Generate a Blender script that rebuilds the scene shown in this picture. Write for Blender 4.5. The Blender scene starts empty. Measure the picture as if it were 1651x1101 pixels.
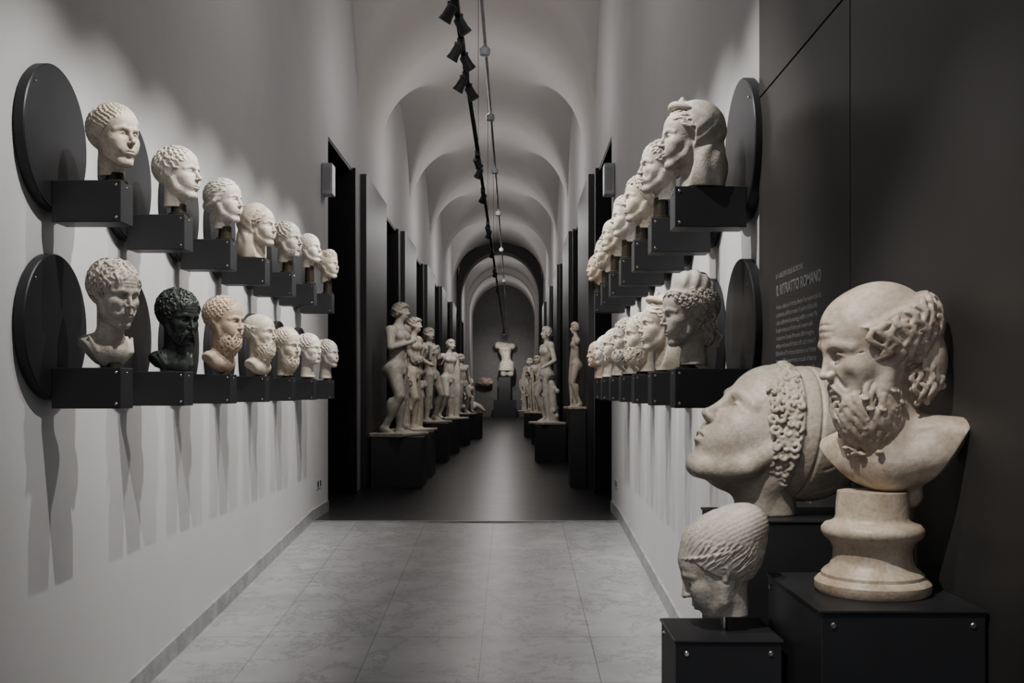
import bpy, math, random
import numpy as np
from mathutils import Matrix, Vector
import time
T0=time.time()
scene=bpy.context.scene
try: scene.view_settings.look='AgX - Medium High Contrast'
except Exception as ex: print(ex)
COL=scene.collection
EYE=1.15; F=1700.0
XL=-1.78; XR=0.95; ZEND=46.9; ZR=9.3; SL=0.0647
def ramp(y): return -(ZR-y)*SL if y<ZR else 0.0

# ------------------------------------------------------------------ materials
def newmat(name):
    m=bpy.data.materials.new(name); m.use_nodes=True
    nt=m.node_tree; b=nt.nodes['Principled BSDF']
    return m,nt,b
def N(nt,t,**kw):
    n=nt.nodes.new(t)
    for k,v in kw.items():
        if k in n.inputs: n.inputs[k].default_value=v
        else: setattr(n,k,v)
    return n
def c4(c): return (c[0],c[1],c[2],1)
def stone(name,base,stain,scale=9,rough=.6,bump=.25,amount=.5):
    m,nt,b=newmat(name)
    tc=N(nt,'ShaderNodeTexCoord')
    n1=N(nt,'ShaderNodeTexNoise',Scale=scale,Detail=8.0,Roughness=.65,Distortion=.6)
    n2=N(nt,'ShaderNodeTexNoise',Scale=scale*9,Detail=4.0)
    nt.links.new(tc.outputs['Object'],n1.inputs['Vector']); nt.links.new(tc.outputs['Object'],n2.inputs['Vector'])
    r=N(nt,'ShaderNodeValToRGB'); e=r.color_ramp.elements
    e[0].position=.5-.28*amount; e[0].color=c4(stain); e[1].position=.66; e[1].color=c4(base)
    nt.links.new(n1.outputs['Fac'],r.inputs['Fac'])
    mx=N(nt,'ShaderNodeMixRGB',blend_type='MULTIPLY'); mx.inputs[0].default_value=.4
    nt.links.new(r.outputs['Color'],mx.inputs[1])
    r2=N(nt,'ShaderNodeValToRGB'); r2.color_ramp.elements[0].position=.3;r2.color_ramp.elements[0].color=(.6,.58,.55,1);r2.color_ramp.elements[1].position=.55
    nt.links.new(n2.outputs['Fac'],r2.inputs['Fac']); nt.links.new(r2.outputs['Color'],mx.inputs[2])
    nt.links.new(mx.outputs['Color'],b.inputs['Base Color'])
    ad=N(nt,'ShaderNodeMath',operation='ADD'); nt.links.new(n2.outputs['Fac'],ad.inputs[0]); nt.links.new(n1.outputs['Fac'],ad.inputs[1])
    bp=N(nt,'ShaderNodeBump',Strength=bump,Distance=.004)
    nt.links.new(ad.outputs[0],bp.inputs['Height']); nt.links.new(bp.outputs['Normal'],b.inputs['Normal'])
    b.inputs['Roughness'].default_value=rough
    return m
def plain(name,col,rough=.5,metal=0,noise=.08,scale=6,bump=0.0):
    m,nt,b=newmat(name)
    tc=N(nt,'ShaderNodeTexCoord'); n=N(nt,'ShaderNodeTexNoise',Scale=scale,Detail=5.0)
    nt.links.new(tc.outputs['Object'],n.inputs['Vector'])
    r=N(nt,'ShaderNodeValToRGB')
    r.color_ramp.elements[0].position=.3;r.color_ramp.elements[1].position=.7
    r.color_ramp.elements[0].color=c4([x*(1-noise) for x in col]); r.color_ramp.elements[1].color=c4([min(1,x*(1+noise)) for x in col])
    nt.links.new(n.outputs['Fac'],r.inputs['Fac']); nt.links.new(r.outputs['Color'],b.inputs['Base Color'])
    b.inputs['Roughness'].default_value=rough; b.inputs['Metallic'].default_value=metal
    if bump:
        n2=N(nt,'ShaderNodeTexNoise',Scale=scale*40,Detail=3.0); nt.links.new(tc.outputs['Object'],n2.inputs['Vector'])
        bp=N(nt,'ShaderNodeBump',Strength=bump,Distance=.002); nt.links.new(n2.outputs['Fac'],bp.inputs['Height']); nt.links.new(bp.outputs['Normal'],b.inputs['Normal'])
    return m
def tiles(name,c1,c2,vein,mortar,w,hh,off,rough,veinamt=.6,msize=.004,cloud=.7,vw=.018):
    m,nt,b=newmat(name)
    tc=N(nt,'ShaderNodeTexCoord'); mp=N(nt,'ShaderNodeMapping'); mp.inputs['Location'].default_value=off
    nt.links.new(tc.outputs['Object'],mp.inputs['Vector'])
    br=N(nt,'ShaderNodeTexBrick',offset=0.0,squash=1.0); br.inputs['Scale'].default_value=1
    br.inputs['Brick Width'].default_value=w; br.inputs['Row Height'].default_value=hh; br.inputs['Mortar Size'].default_value=msize
    br.inputs['Color1'].default_value=c4(c1); br.inputs['Color2'].default_value=c4(c2); br.inputs['Mortar'].default_value=c4(mortar); br.inputs['Bias'].default_value=0
    nt.links.new(mp.outputs['Vector'],br.inputs['Vector'])
    wv=N(nt,'ShaderNodeTexNoise',Scale=2.4,Detail=14.0,Roughness=.74,Distortion=.25); nt.links.new(tc.outputs['Object'],wv.inputs['Vector'])
    r=N(nt,'ShaderNodeValToRGB'); e=r.color_ramp.elements
    e[0].position=.5-vw; e[0].color=(0,0,0,1); e[1].position=.5+vw; e[1].color=(0,0,0,1); q=r.color_ramp.elements.new(.5); q.color=(1,1,1,1)
    nt.links.new(wv.outputs['Fac'],r.inputs['Fac'])
    cl=N(nt,'ShaderNodeTexNoise',Scale=3.0,Detail=8.0,Roughness=.6); nt.links.new(tc.outputs['Object'],cl.inputs['Vector'])
    ml=N(nt,'ShaderNodeMath',operation='MULTIPLY'); ml.inputs[1].default_value=veinamt; nt.links.new(r.outputs['Color'],ml.inputs[0])
    mul2=N(nt,'ShaderNodeMath',operation='MULTIPLY'); nt.links.new(ml.outputs[0],mul2.inputs[0]); nt.links.new(cl.outputs['Fac'],mul2.inputs[1])
    mx=N(nt,'ShaderNodeMixRGB'); mx.inputs[2].default_value=c4(vein)
    nt.links.new(mul2.outputs[0],mx.inputs[0]); nt.links.new(br.outputs['Color'],mx.inputs[1])
    mx2=N(nt,'ShaderNodeMixRGB',blend_type='MULTIPLY'); mx2.inputs[0].default_value=.7
    r3=N(nt,'ShaderNodeValToRGB'); r3.color_ramp.elements[0].position=.3; r3.color_ramp.elements[0].color=(cloud,cloud,cloud+.02,1); r3.color_ramp.elements[1].position=.7
    nt.links.new(cl.outputs['Fac'],r3.inputs['Fac']); nt.links.new(mx.outputs[0],mx2.inputs[1]); nt.links.new(r3.outputs[0],mx2.inputs[2])
    nt.links.new(mx2.outputs[0],b.inputs['Base Color']); b.inputs['Roughness'].default_value=rough
    return m
M_wall=plain('wall_plaster',(.60,.597,.60),.85,noise=.03,scale=1.5,bump=.06)
M_vault=plain('vault_plaster',(.62,.59,.58),.9,noise=.03,scale=1.2,bump=.05)
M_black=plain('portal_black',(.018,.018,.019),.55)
M_panel=plain('anthracite_panel',(.070,.070,.072),.45,noise=.05,scale=2)
M_rpanel=plain('graphite_panel',(.064,.061,.059),.5,noise=.05,scale=2)
M_steel=plain('anthracite_steel',(.038,.039,.042),.42,metal=.1,noise=.1,scale=8)
M_disc=plain('disc_steel',(.032,.033,.037),.45,metal=.1,noise=.1,scale=6)
M_screw=plain('screw_metal',(.6,.6,.6),.25,metal=1)
M_base=stone('baseboard_marble',(.46,.46,.47),(.3,.3,.31),6,.4,.1)
M_ramp=tiles('ramp_marble',(.48,.48,.485),(.445,.445,.45),(.17,.17,.175),(.27,.27,.275),.6,.75,(.17,.12,0),.34,1.0,.003,.62,.022)
M_dfloor=tiles('dark_floor',(.080,.076,.078),(.062,.060,.062),(.15,.15,.15),(.035,.035,.035),.6,.6,(.17,.1,0),.33,.9)
M_end=plain('end_wall_paint',(.18,.175,.175),.8)
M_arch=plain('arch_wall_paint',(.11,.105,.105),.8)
M_white=plain('white_plastic',(.5,.52,.55),.4)
M_trackm=plain('track_black',(.02,.02,.02),.5)
M_lampg=plain('lamp_grey',(.06,.06,.065),.45,metal=.2)
M_pipe=plain('pipe_white',(.42,.41,.41),.5)
M_stand=plain('mount_bronze',(.05,.042,.03),.45,metal=.4)
M_text=plain('lettering',(.32,.32,.315),.7)
S_white=stone('marble_white',(.78,.74,.68),(.56,.50,.43),14,.55,.35,.7)
S_cream=stone('marble_cream',(.74,.68,.59),(.46,.38,.29),12,.55,.35,.75)
S_tan=stone('marble_tan',(.66,.54,.44),(.44,.34,.26),12,.6,.3)
S_grey=stone('marble_grey',(.62,.58,.52),(.36,.32,.27),14,.6,.4,.8)
S_bronze=stone('bronze_dark',(.036,.042,.039),(.065,.075,.07),20,.45,.2)
S_bronze.node_tree.nodes['Principled BSDF'].inputs['Metallic'].default_value=.3
S_helm=stone('marble_greyish',(.60,.545,.47),(.41,.35,.28),9,.5,.4,.7)
S_soc=stone('marble_warm',(.68,.60,.51),(.36,.27,.20),8,.5,.3,.85)
S_socle=stone('marble_ochre',(.64,.56,.46),(.40,.31,.22),12,.45,.25,.8)
S_red=stone('stone_pale_red',(.46,.37,.32),(.3,.22,.19),6,.7)

# ------------------------------------------------------------------ mesh helpers
def mkobj(name,verts,faces,mat,smooth=False,loc=(0,0,0)):
    me=bpy.data.meshes.new(name); me.from_pydata(verts,[],faces); me.update()
    if smooth: me.polygons.foreach_set('use_smooth',[True]*len(me.polygons))
    if mat: me.materials.append(mat)
    o=bpy.data.objects.new(name,me); o.location=loc; COL.objects.link(o); return o
def child(o,p):
    o.parent=p; o.matrix_parent_inverse=Matrix.Translation(-Vector(p.location)); return o
def empty(name,loc):
    o=bpy.data.objects.new(name,None); o.empty_display_size=.05; o.location=loc; COL.objects.link(o); return o
def tag(o,label,cat,group=None):
    o['label']=label; o['category']=cat
    if group: o['group']=group
    return o
def struct(o): o['kind']='structure'; return o
BF=[(0,3,2,1),(4,5,6,7),(0,1,5,4),(1,2,6,5),(2,3,7,6),(3,0,4,7)]
def bv(lo,hi): 
    x0,y0,z0=lo;x1,y1,z1=hi
    return [(x0,y0,z0),(x1,y0,z0),(x1,y1,z0),(x0,y1,z0),(x0,y0,z1),(x1,y0,z1),(x1,y1,z1),(x0,y1,z1)]
def box(name,lo,hi,mat,bevel=0.0):
    c=[(lo[0]+hi[0])/2,(lo[1]+hi[1])/2,lo[2]]
    o=mkobj(name,bv([lo[i]-c[i] for i in range(3)],[hi[i]-c[i] for i in range(3)]),BF,mat,loc=c)
    if bevel:
        md=o.modifiers.new('b','BEVEL'); md.width=bevel; md.segments=2
    return o
def boxes(name,lst,mat):
    V=[];Fc=[]
    for lo,hi in lst:
        n=len(V); V+=bv(lo,hi); Fc+=[tuple(i+n for i in f) for f in BF]
    return mkobj(name,V,Fc,mat)
def lathe(name,prof,mat,loc,n=48,axis='z',smooth=True,bevel=0):
    V=[];Fc=[]
    for r,z in prof:
        for i in range(n):
            a=2*math.pi*i/n; p=(r*math.cos(a),r*math.sin(a),z)
            if axis=='x': p=(p[2],p[0],p[1])
            if axis=='y': p=(p[0],p[2],p[1])
            V.append(p)
    for j in range(len(prof)-1):
        for i in range(n):
            k=(i+1)%n; q=(j*n+i,j*n+k,(j+1)*n+k,(j+1)*n+i)
            Fc.append(q if axis!='y' else q[::-1])
    a=tuple(range(n))[::-1]; b=tuple((len(prof)-1)*n+i for i in range(n))
    if axis=='y': a=a[::-1]; b=b[::-1]
    Fc+=[a,b]
    o=mkobj(name,V,Fc,mat,smooth,loc)
    if smooth:
        md=o.modifiers.new('e','EDGE_SPLIT'); md.split_angle=math.radians(40)
    return o

# ------------------------------------------------------------------ volume sculpting
class Vol:
    def __init__(s,lo,hi,h):
        s.lo=np.array(lo,np.float32); s.h=h
        n=[int((hi[i]-lo[i])/h)+2 for i in range(3)]
        s.ax=[(lo[i]+h*np.arange(n[i])).astype(np.float32) for i in range(3)]
        s.D=np.full(n,1.0,np.float32)
    def sub(s,lo,hi):
        sl=[]
        for i in range(3):
            a=max(0,int((lo[i]-s.lo[i])/s.h)); b=min(len(s.ax[i]),int((hi[i]-s.lo[i])/s.h)+2)
            if b<=a: return None
            sl.append(slice(a,b))
        return tuple(sl),s.ax[0][sl[0]][:,None,None],s.ax[1][sl[1]][None,:,None],s.ax[2][sl[2]][None,None,:]
    def comb(s,sl,d,k,mode):
        a=s.D[sl]
        if mode=='u':
            hh=np.maximum(k-np.abs(a-d),0)/k; s.D[sl]=np.minimum(a,d)-hh*hh*k*.25
        else:
            hh=np.maximum(k-np.abs(a+d),0)/k; s.D[sl]=np.maximum(a,-d)+hh*hh*k*.25
    def ell(s,c,r,k=.03,mode='u',rot=None,fn=None):
        m=k+3*s.h; R=max(r) if rot is not None else None
        e=[(R or r[i])+m for i in range(3)]
        q=s.sub([c[i]-e[i] for i in range(3)],[c[i]+e[i] for i in range(3)])
        if q is None: return
        sl,X,Y,Z=q; x=X-c[0];y=Y-c[1];z=Z-c[2]
        if rot is not None:
            a=rot; x,y,z=(a[0][0]*x+a[1][0]*y+a[2][0]*z),(a[0][1]*x+a[1][1]*y+a[2][1]*z),(a[0][2]*x+a[1][2]*y+a[2][2]*z)
        k0=np.sqrt((x/r[0])**2+(y/r[1])**2+(z/r[2])**2); k1=np.sqrt((x/r[0]**2)**2+(y/r[1]**2)**2+(z/r[2]**2)**2)+1e-6
        d=k0*(k0-1)/k1
        if fn: d=fn(d,X,Y,Z)
        s.comb(sl,d.astype(np.float32),k,mode)
    def poly(s,P,R,k=.02,mode='u'):
        P=np.array(P,np.float32); R=list(R) if hasattr(R,'__len__') else [R]*len(P)
        m=max(R)+k+3*s.h
        q=s.sub(P.min(0)-m,P.max(0)+m)
        if q is None: return
        sl,X,Y,Z=q; d=None
        for i in range(len(P)-1):
            a=P[i];v=P[i+1]-a; L=float(v@v)+1e-9
            t=np.clip(((X-a[0])*v[0]+(Y-a[1])*v[1]+(Z-a[2])*v[2])/L,0,1)
            dd=np.sqrt((X-a[0]-t*v[0])**2+(Y-a[1]-t*v[1])**2+(Z-a[2]-t*v[2])**2)-(R[i]+(R[i+1]-R[i])*t)
            d=dd if d is None else np.minimum(d,dd)
        s.comb(sl,d.astype(np.float32),k,mode)
    def bx(s,lo,hi,k=.01,mode='u'):
        m=k+3*s.h; q=s.sub([v-m for v in lo],[v+m for v in hi])
        sl,X,Y,Z=q; c=[(lo[i]+hi[i])/2 for i in range(3)]; e=[(hi[i]-lo[i])/2 for i in range(3)]
        qx=np.abs(X-c[0])-e[0];qy=np.abs(Y-c[1])-e[1];qz=np.abs(Z-c[2])-e[2]
        d=np.maximum(np.maximum(qx,qy),qz); s.comb(sl,d.astype(np.float32),k,mode)
    def plane(s,n,L):
        X=s.ax[0][:,None,None];Y=s.ax[1][None,:,None];Z=s.ax[2][None,None,:]
        s.D=np.maximum(s.D,(X*n[0]+Y*n[1]+Z*n[2]-L).astype(np.float32))
    def cutfn(s,fn):
        X=s.ax[0][:,None,None];Y=s.ax[1][None,:,None];Z=s.ax[2][None,None,:]
        s.D=np.maximum(s.D,fn(X,Y,Z).astype(np.float32))
    def mesh(s):
        D=s.D; D[0]=1;D[-1]=1;D[:,0]=1;D[:,-1]=1;D[:,:,0]=1;D[:,:,-1]=1
        S=D<0; cnt=np.zeros(tuple(n-1 for n in D.shape),np.int8); nx,ny,nz=cnt.shape
        co=[(i,j,k) for i in (0,1) for j in (0,1) for k in (0,1)]
        for i,j,k in co: cnt+=S[i:i+nx,j:j+ny,k:k+nz]
        I,J,K=np.nonzero((cnt>0)&(cnt<8)); n=len(I)
        vals=np.stack([D[I+i,J+j,K+k] for i,j,k in co],1); ca=np.array(co,float)
        acc=np.zeros((n,3));w=np.zeros(n)
        for a in range(8):
            for b in range(a+1,8):
                if np.abs(ca[a]-ca[b]).sum()!=1: continue
                va,vb=vals[:,a],vals[:,b]; m=(va<0)!=(vb<0)
                t=np.where(m,va/np.where(m,va-vb,1),0)
                acc+=m[:,None]*(ca[a]+t[:,None]*(ca[b]-ca[a])); w+=m
        Vv=(np.stack([I,J,K],1)+acc/w[:,None])*s.h+s.lo
        idx=np.full(cnt.shape,-1,np.int64); idx[I,J,K]=np.arange(n)
        Q=[]
        for ax in range(3):
            sa=[slice(None)]*3;sb=[slice(None)]*3; sa[ax]=slice(0,-1);sb[ax]=slice(1,None)
            A=S[tuple(sa)];B=S[tuple(sb)]; e=np.argwhere(A!=B)
            u,v=(ax+1)%3,(ax+2)%3
            e=e[(e[:,u]>0)&(e[:,v]>0)&(e[:,u]<D.shape[u]-1)&(e[:,v]<D.shape[v]-1)]
            ins=A[e[:,0],e[:,1],e[:,2]]
            def g(du,dv):
                q=e.copy(); q[:,u]+=du; q[:,v]+=dv; return idx[q[:,0],q[:,1],q[:,2]]
            q=np.stack([g(-1,-1),g(0,-1),g(0,0),g(-1,0)],1)
            q[~ins]=q[~ins][:,::-1]; Q.append(q)
        Q=np.concatenate(Q); Q=Q[(Q>=0).all(1)]
        return Vv,Q
def sculpt(name,Vv,Q,size,R,mat,base):
    P=(Vv@np.array(R).T)*size
    zb=P[:,2].min(); P[:,2]-=zb
    me=bpy.data.meshes.new(name)
    me.vertices.add(len(P)); me.vertices.foreach_set('co',P.astype(np.float32).ravel())
    n=len(Q); me.loops.add(n*4); me.loops.foreach_set('vertex_index',Q.astype(np.int32).ravel())
    me.polygons.add(n); me.polygons.foreach_set('loop_start',np.arange(0,n*4,4,dtype=np.int32))
    me.polygons.foreach_set('use_smooth',np.ones(n,bool))
    me.update(calc_edges=True); me.validate(); me.materials.append(mat)
    o=bpy.data.objects.new(name,me); o.location=(base[0],base[1],base[2]+zb); COL.objects.link(o)
    return o,base[2]+zb
def fib(n):
    i=np.arange(n)+.5; z=1-2*i/n; a=i*2.399963; r=np.sqrt(1-z*z)
    return np.stack([r*np.cos(a),r*np.sin(a),z],1)
def nrm(v): return v/(np.linalg.norm(v)+1e-9)

HZ=[-.6,-.35,-.1,.0,.1,.22,.32,.42,.6]
HX=[-.28,-.2,-.08,.04,.12,.20,.27,.36,.6]
def hairx(z,off=0): return np.interp(z,HZ,HX)+off
def curl(V,p,n,rng,R,rr,k=.012):
    t=nrm(np.cross(n,rng.normal(size=3))); b=np.cross(n,t); a0=rng.uniform(0,6.28); sg=rng.choice([-1,1])
    P=[p+n*(-.002+.35*R*j/6)+(t*math.cos(a0+sg*j*.85)+b*math.sin(a0+sg*j*.85))*R*(1.05-.12*j) for j in range(7)]
    V.poly(P,[rr*.75,rr,rr,rr,rr*.95,rr*.9,rr*.8],k)
def lock(V,p,n,f,rng,L,rr,k=.012,wav=.25):
    t=nrm(f-n*(f@n)); b=np.cross(n,t); sg=rng.choice([-1,1])*wav*L
    P=[p, p+t*L*.35+b*sg*.6+n*rr*.3, p+t*L*.7-b*sg*.2+n*rr*.0, p+t*L-b*sg*.8-n*rr*.5]
    V.poly(P,[rr*.8,rr,rr*.85,rr*.35],k)
def strand(V,p,n,f,rng,L,rr,amp=.16,nstr=3,hook=True,k=.006):
    t=nrm(f-n*(f@n)); b=np.cross(n,t); sg=rng.choice([-1,1]); ph=rng.uniform(-.5,.5)
    for i in range(nstr):
        o=(i-(nstr-1)/2)*rr*1.35
        P=[];R=[]
        for j in range(7):
            u=j/6; w=1-.55*u
            P.append(p+t*L*u+b*(sg*amp*L*math.sin(u*5.2+ph)+o*w)+n*(rr*(.5-.25*abs(i-(nstr-1)/2))+rr*.8*math.sin(u*3.1)-.30*L*u*u))
            R.append(rr*(.6+.4*math.sin(.5+u*2.2)))
        if hook:
            c=P[-1]; Rr=rr*1.6
            for j in range(1,5):
                a=j*.95; P.append(c+(b*-sg*(1-math.cos(a))+t*math.sin(a))*Rr*(1-.08*j)+n*rr*.2*j); R.append(rr*(.72-.06*j))
        V.poly(P,R,k)
def build_face(V,rng,female=False,old=False):
    jr=rng.uniform(-1,1,8); jw=1+.07*jr[1]; nl=.016*jr[2]; ck=.014*jr[3]
    V.ell((-.07,0,.13),(.405,.315,.355),.05)
    V.ell((.12,0,.16),(.235,.25,.25),.08)
    V.ell((.10,0,-.10),(.27,.25*jw,.33),.08)
    V.ell((.13,0,-.30),(.20,.19+.012*jr[0],.16),.08)
    V.ell((.280+.014*jr[4],0,-.41),(.080,.09,.07),.06)
    for s in(-1,1):
        V.poly([(.02,s*.225*jw,-.14),(.08,s*.205*jw,-.28),(.26,s*.07,-.42)],[.06,.065,.055],.07)
        V.ell((.22,s*(.165+ck),-.095),(.11,.085,.09),.08)
        V.ell((.26,s*.12,-.20),(.09,.08,.09),.08)
        b=(.026,.030,.024) if not female else (.016,.018,.016)
        V.poly([(.338,s*.035,.078),(.335,s*.11,.098),(.255,s*.20,.062)],b,.05)
    for s in(-1,1):
        V.ell((.395,s*.110,.008),(.074,.070,.042),.05,'s')
        V.ell((.352,s*.048,.020),(.04,.018,.035),.035,'s')
        V.ell((.262,s*.110,.002),(.068,.068,.060),.012)
        V.poly([(.302,s*.052,-.004),(.330,s*.080,.024),(.335,s*.120,.030),(.302,s*.168,.004)],[.007,.010,.0105,.009],.010)
        V.poly([(.302,s*.052,-.006),(.322,s*.085,-.026),(.320,s*.125,-.028),(.298,s*.165,-.002)],[.006,.008,.008,.007],.012)
        if old: V.poly([(.335,s*.06,-.05),(.318,s*.13,-.065)],[.006,.006],.025,'s')
    V.poly([(.345,0,.085),(.364,0,.02),(.408+nl,0,-.065),(.428+nl,0,-.108)],[.028,.025,.028,.029],.045)
    V.ell((.432+nl,0,-.114),(.027,.028,.024),.03)
    for s in(-1,1):
        V.ell((.388,s*.040,-.124),(.033,.022,.024),.025)
        V.ell((.410,s*.018,-.148),(.014,.009,.009),.01,'s')
        if old: V.poly([(.370,s*.072,-.145),(.335,s*.115,-.225)],[.006,.008],.05,'s')
    V.ell((.300,0,-.245),(.085,.11,.085),.06)
    V.poly([(.345,.072,-.249),(.378,.032,-.234),(.384,0,-.238),(.378,-.032,-.234),(.345,-.072,-.249)],[.010,.019,.020,.019,.010],.02)
    V.poly([(.342,.06,-.268),(.372,.025,-.284),(.375,0,-.286),(.372,-.025,-.284),(.342,-.06,-.268)],[.011,.020,.022,.020,.011],.02)
    V.poly([(.352,.082,-.258),(.392,.03,-.257),(.404,0,-.262),(.392,-.03,-.257),(.352,-.082,-.258)],[.005,.007,.007,.007,.005],.010,'s')
    V.poly([(.412,0,-.185),(.405,0,-.210)],[.010,.010],.02,'s')
    V.ell((.400,0,-.335),(.035,.06,.018),.04,'s')
    if old:
        for zz in(.15,.20,.25): V.poly([(.368-.3*(zz-.14),.12,zz-.004),(.383-.3*(zz-.14),0,zz+.004),(.368-.3*(zz-.14),-.12,zz-.004)],.004,.02,'s')
        for s in(-1,1):
            V.ell((.36,s*.20,-.19),(.05,.04,.06),.08,'s')
            for j in range(2): V.poly([(.265,s*.205,-.0-.02*j),(.20,s*.24,.01-.04*j)],.003,.015,'s')
def build_ears(V):
    for s in(-1,1):
        V.poly([(-.035,s*.265,-.10),(-.075,s*.310,-.03),(-.085,s*.33,.04),(-.03,s*.322,.072),(.01,s*.30,.045),(.005,s*.28,-.01)],[.022,.018,.018,.018,.016,.013],.012)
        V.ell((-.02,s*.285,-.075),(.028,.026,.032),.02)
        V.ell((-.035,s*.285,.005),(.05,.03,.07),.02)
        V.ell((-.032,s*.322,.01),(.026,.03,.042),.02,'s')

def head_volume(hair='locks',beard='none',bust='neck',h=.0125,pitch=0.0,seed=1,female=False,old=False,L=.62,hn=230,byaw=0.0):
    rng=np.random.default_rng(seed)
    p=math.radians(pitch); dn=np.array([-math.sin(p),0,-math.cos(p)]); fw=np.array([math.cos(p),0,-math.sin(p)])
    wide = bust!='neck'
    zl=-max(L,.62)-.08 if not wide else -1.35
    top=.62 if hair not in('veil','diadem','helmet','crown','wrap') else .80
    xl,xh=-.72,.6
    if pitch>15: xl=-.95
    if hair in('veil','diadem','crown'): xl,zl=-.72,min(zl,-.85)
    yw=.72 if wide else .5
    V=Vol((xl,-yw,zl),(xh,yw,top),h)
    build_face(V,rng,female,old)
    if hair not in('veil','diadem','helmet'): build_ears(V)
    a=np.array([-.07,0,-.16]); b=a+dn*.42+fw*-.03; c=a+dn*(.75 if not wide else .7)+fw*-.02
    nr=.168 if female else .19
    V.poly([a,b,c],[nr+.01,nr,nr+.05],.09)
    for s in(-1,1):
        V.poly([(-.07,s*.20,-.14),tuple(a+dn*.55+fw*.13+np.array([0,s*.05,0]))],[.035,.04],.06)
    if beard in('none','short') and not female: V.ell(tuple(a+dn*.33+fw*.17),(.03,.03,.04),.05)
    capc=np.array([-.085,0,.145]); capr=np.array([.43,.345,.375])
    def cap(grow=0.0,off=0.0,low=-.30,k=.014):
        def fn(d,X,Y,Z):
            return np.maximum(np.maximum(d,(X-np.interp(Z,HZ,HX)-off)*.75),(low-Z)*.8)
        V.ell(capc,capr+grow,k,fn=fn)
    def each(fn2,off=0.0,grow=.0,low=-.34,cond=None,nn=300):
        for u in fib(nn):
            q=capc+(capr+grow)*u
            if not(q[0]<hairx(q[2],off) and q[2]>low): continue
            if abs(q[1])>.22 and -.11<q[2]<.09 and -.11<q[0]<.06: continue
            if cond and not cond(q): continue
            n=nrm(u/(capr+grow)); fn2(q,n)
    def fwdf(q,j=.2): return (np.array([.9,0,-.55]) if q[0]>-.15 else np.array([-.1,0,-1]))+rng.normal(size=3)*j
    if hair=='cap':
        cap(.004,.02,-.30,.006)
        each(lambda q,n: lock(V,q,n,fwdf(q),rng,.06,.013,.006,.15),.005,.008,-.29,None,520)
    elif hair=='locks':
        cap(-.004,.0,-.30,.012)
        each(lambda q,n: strand(V,q,n,fwdf(q),rng,.12,.013,.12,2,False),-.0,.0,-.32,None,260)
    elif hair=='curls':
        cap(-.004)
        each(lambda q,n: curl(V,q,n,rng,.030,.0145,.007),.02,.004,-.34,None,340)
    elif hair=='bigcurls':
        cap(.022,.02)
        each(lambda q,n: curl(V,q,n,rng,.038,.0175,.008),.04,.030,-.34,None,270)
    elif hair=='flavian':
        cap(0)
        V.ell((.06,0,.30),(.24,.27,.24),.03,fn=lambda d,X,Y,Z:np.maximum(d,.12-Z))
        for u in fib(220):
            q=np.array([.07,0,.30])+np.array([.255,.285,.255])*u
            if q[2]>.16 and q[0]<.33 and q[0]>-.1: curl(V,q,nrm(u),rng,.035,.017,.008)
        each(lambda q,n: lock(V,q,n,np.array([-1,0,.1]),rng,.12,.018,.008,wav=.1),cond=lambda q:q[0]<0)
        V.ell((-.5,0,.1),(.10,.13,.13),.03)
    elif hair=='fringe':
        def fn(d,X,Y,Z): return np.maximum(np.maximum(d,(X-np.interp(Z,HZ,HX))*.75),np.maximum((-.30-Z)*.8,(Z-.20+.25*(X+.2))*.7))
        V.ell(capc,capr-.015,.02,fn=fn)
        each(lambda q,n: curl(V,q,n,rng,.030,.0155,.008) ,-.01,-.008,-.40,lambda q:q[2]<.20-.25*(q[0]+.2),300)
    elif hair=='socrates':
        def fn(d,X,Y,Z): return np.maximum(np.maximum(d,(X-np.interp(Z,HZ,HX)+.01)*.75),np.maximum((-.42-Z)*.8,(Z-.27+.25*(X+.2))*.7))
        V.ell(capc,capr+.020,.03,fn=fn); V.ell((-.33,0,-.12),(.18,.28,.30),.05); V.ell((-.25,0,-.30),(.18,.25,.20),.05)
        for u in fib(440):
            q=capc+(capr+.020)*u
            if not(q[0]<hairx(q[2],.0) and q[2]>-.42 and q[2]<.26-.25*(q[0]+.2)): continue
            if abs(q[1])>.22 and -.08<q[2]<.06 and -.08<q[0]<-.01: continue
            n=nrm(u/capr); f=np.array([.1 if q[0]>0 else -.20,0,-1])+rng.normal(size=3)*.22
            strand(V,q,n,f,rng,rng.uniform(.13,.18),rng.uniform(.0125,.015),.22,3,True,.006)
        for i in range(30):
            s=1 if i%2 else -1; x=rng.uniform(-.38,-.12); q=np.array([x,s*(.255-.45*max(0,-x-.25)),rng.uniform(-.32,-.14)]); strand(V,q,nrm(np.array([x*.5,s*1.,0])),np.array([-.0,0,-1.]),rng,.13,.0150,.22,2,True,.007)
    elif hair=='long':
        cap(.0,.0,-.36)
        each(lambda q,n: strand(V,q,n,np.array([.5 if q[0]>-.1 else -.1,0,-1])+rng.normal(size=3)*.3,rng,.13,.013,.2,2,True),.0,.004,-.34,None,230)
        for i in range(9):
            y=-.18+.045*i; V.poly([(.22,y,.33),(.300,y*1.02,.265),(.335,y*1.05+.02,.17)],[.018,.018,.007],.007)
    elif hair in('wave','bun'):
        cap(0,.01,-.24)
        each(lambda q,n: strand(V,q,n,np.array([-.9,0,-.45])+rng.normal(size=3)*.06,rng,.19,.013,.12,2,False),.03,.0,-.26,None,220)
        for s in(-1,1): V.poly([(.19,s*.05,.34),(.16,s*.20,.24),(.06,s*.30,.10),(-.05,s*.34,-.03),(-.25,s*.30,-.12)],[.03,.04,.045,.05,.04],.02)
        V.ell((-.43,0,-.08),(.13,.17,.13),.04)
        V.poly([(-.30,.02,-.2),(-.32,0,-.45)],[.09,.05],.05)
    elif hair=='wrap':
        cap(.006,0,-.25)
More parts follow.
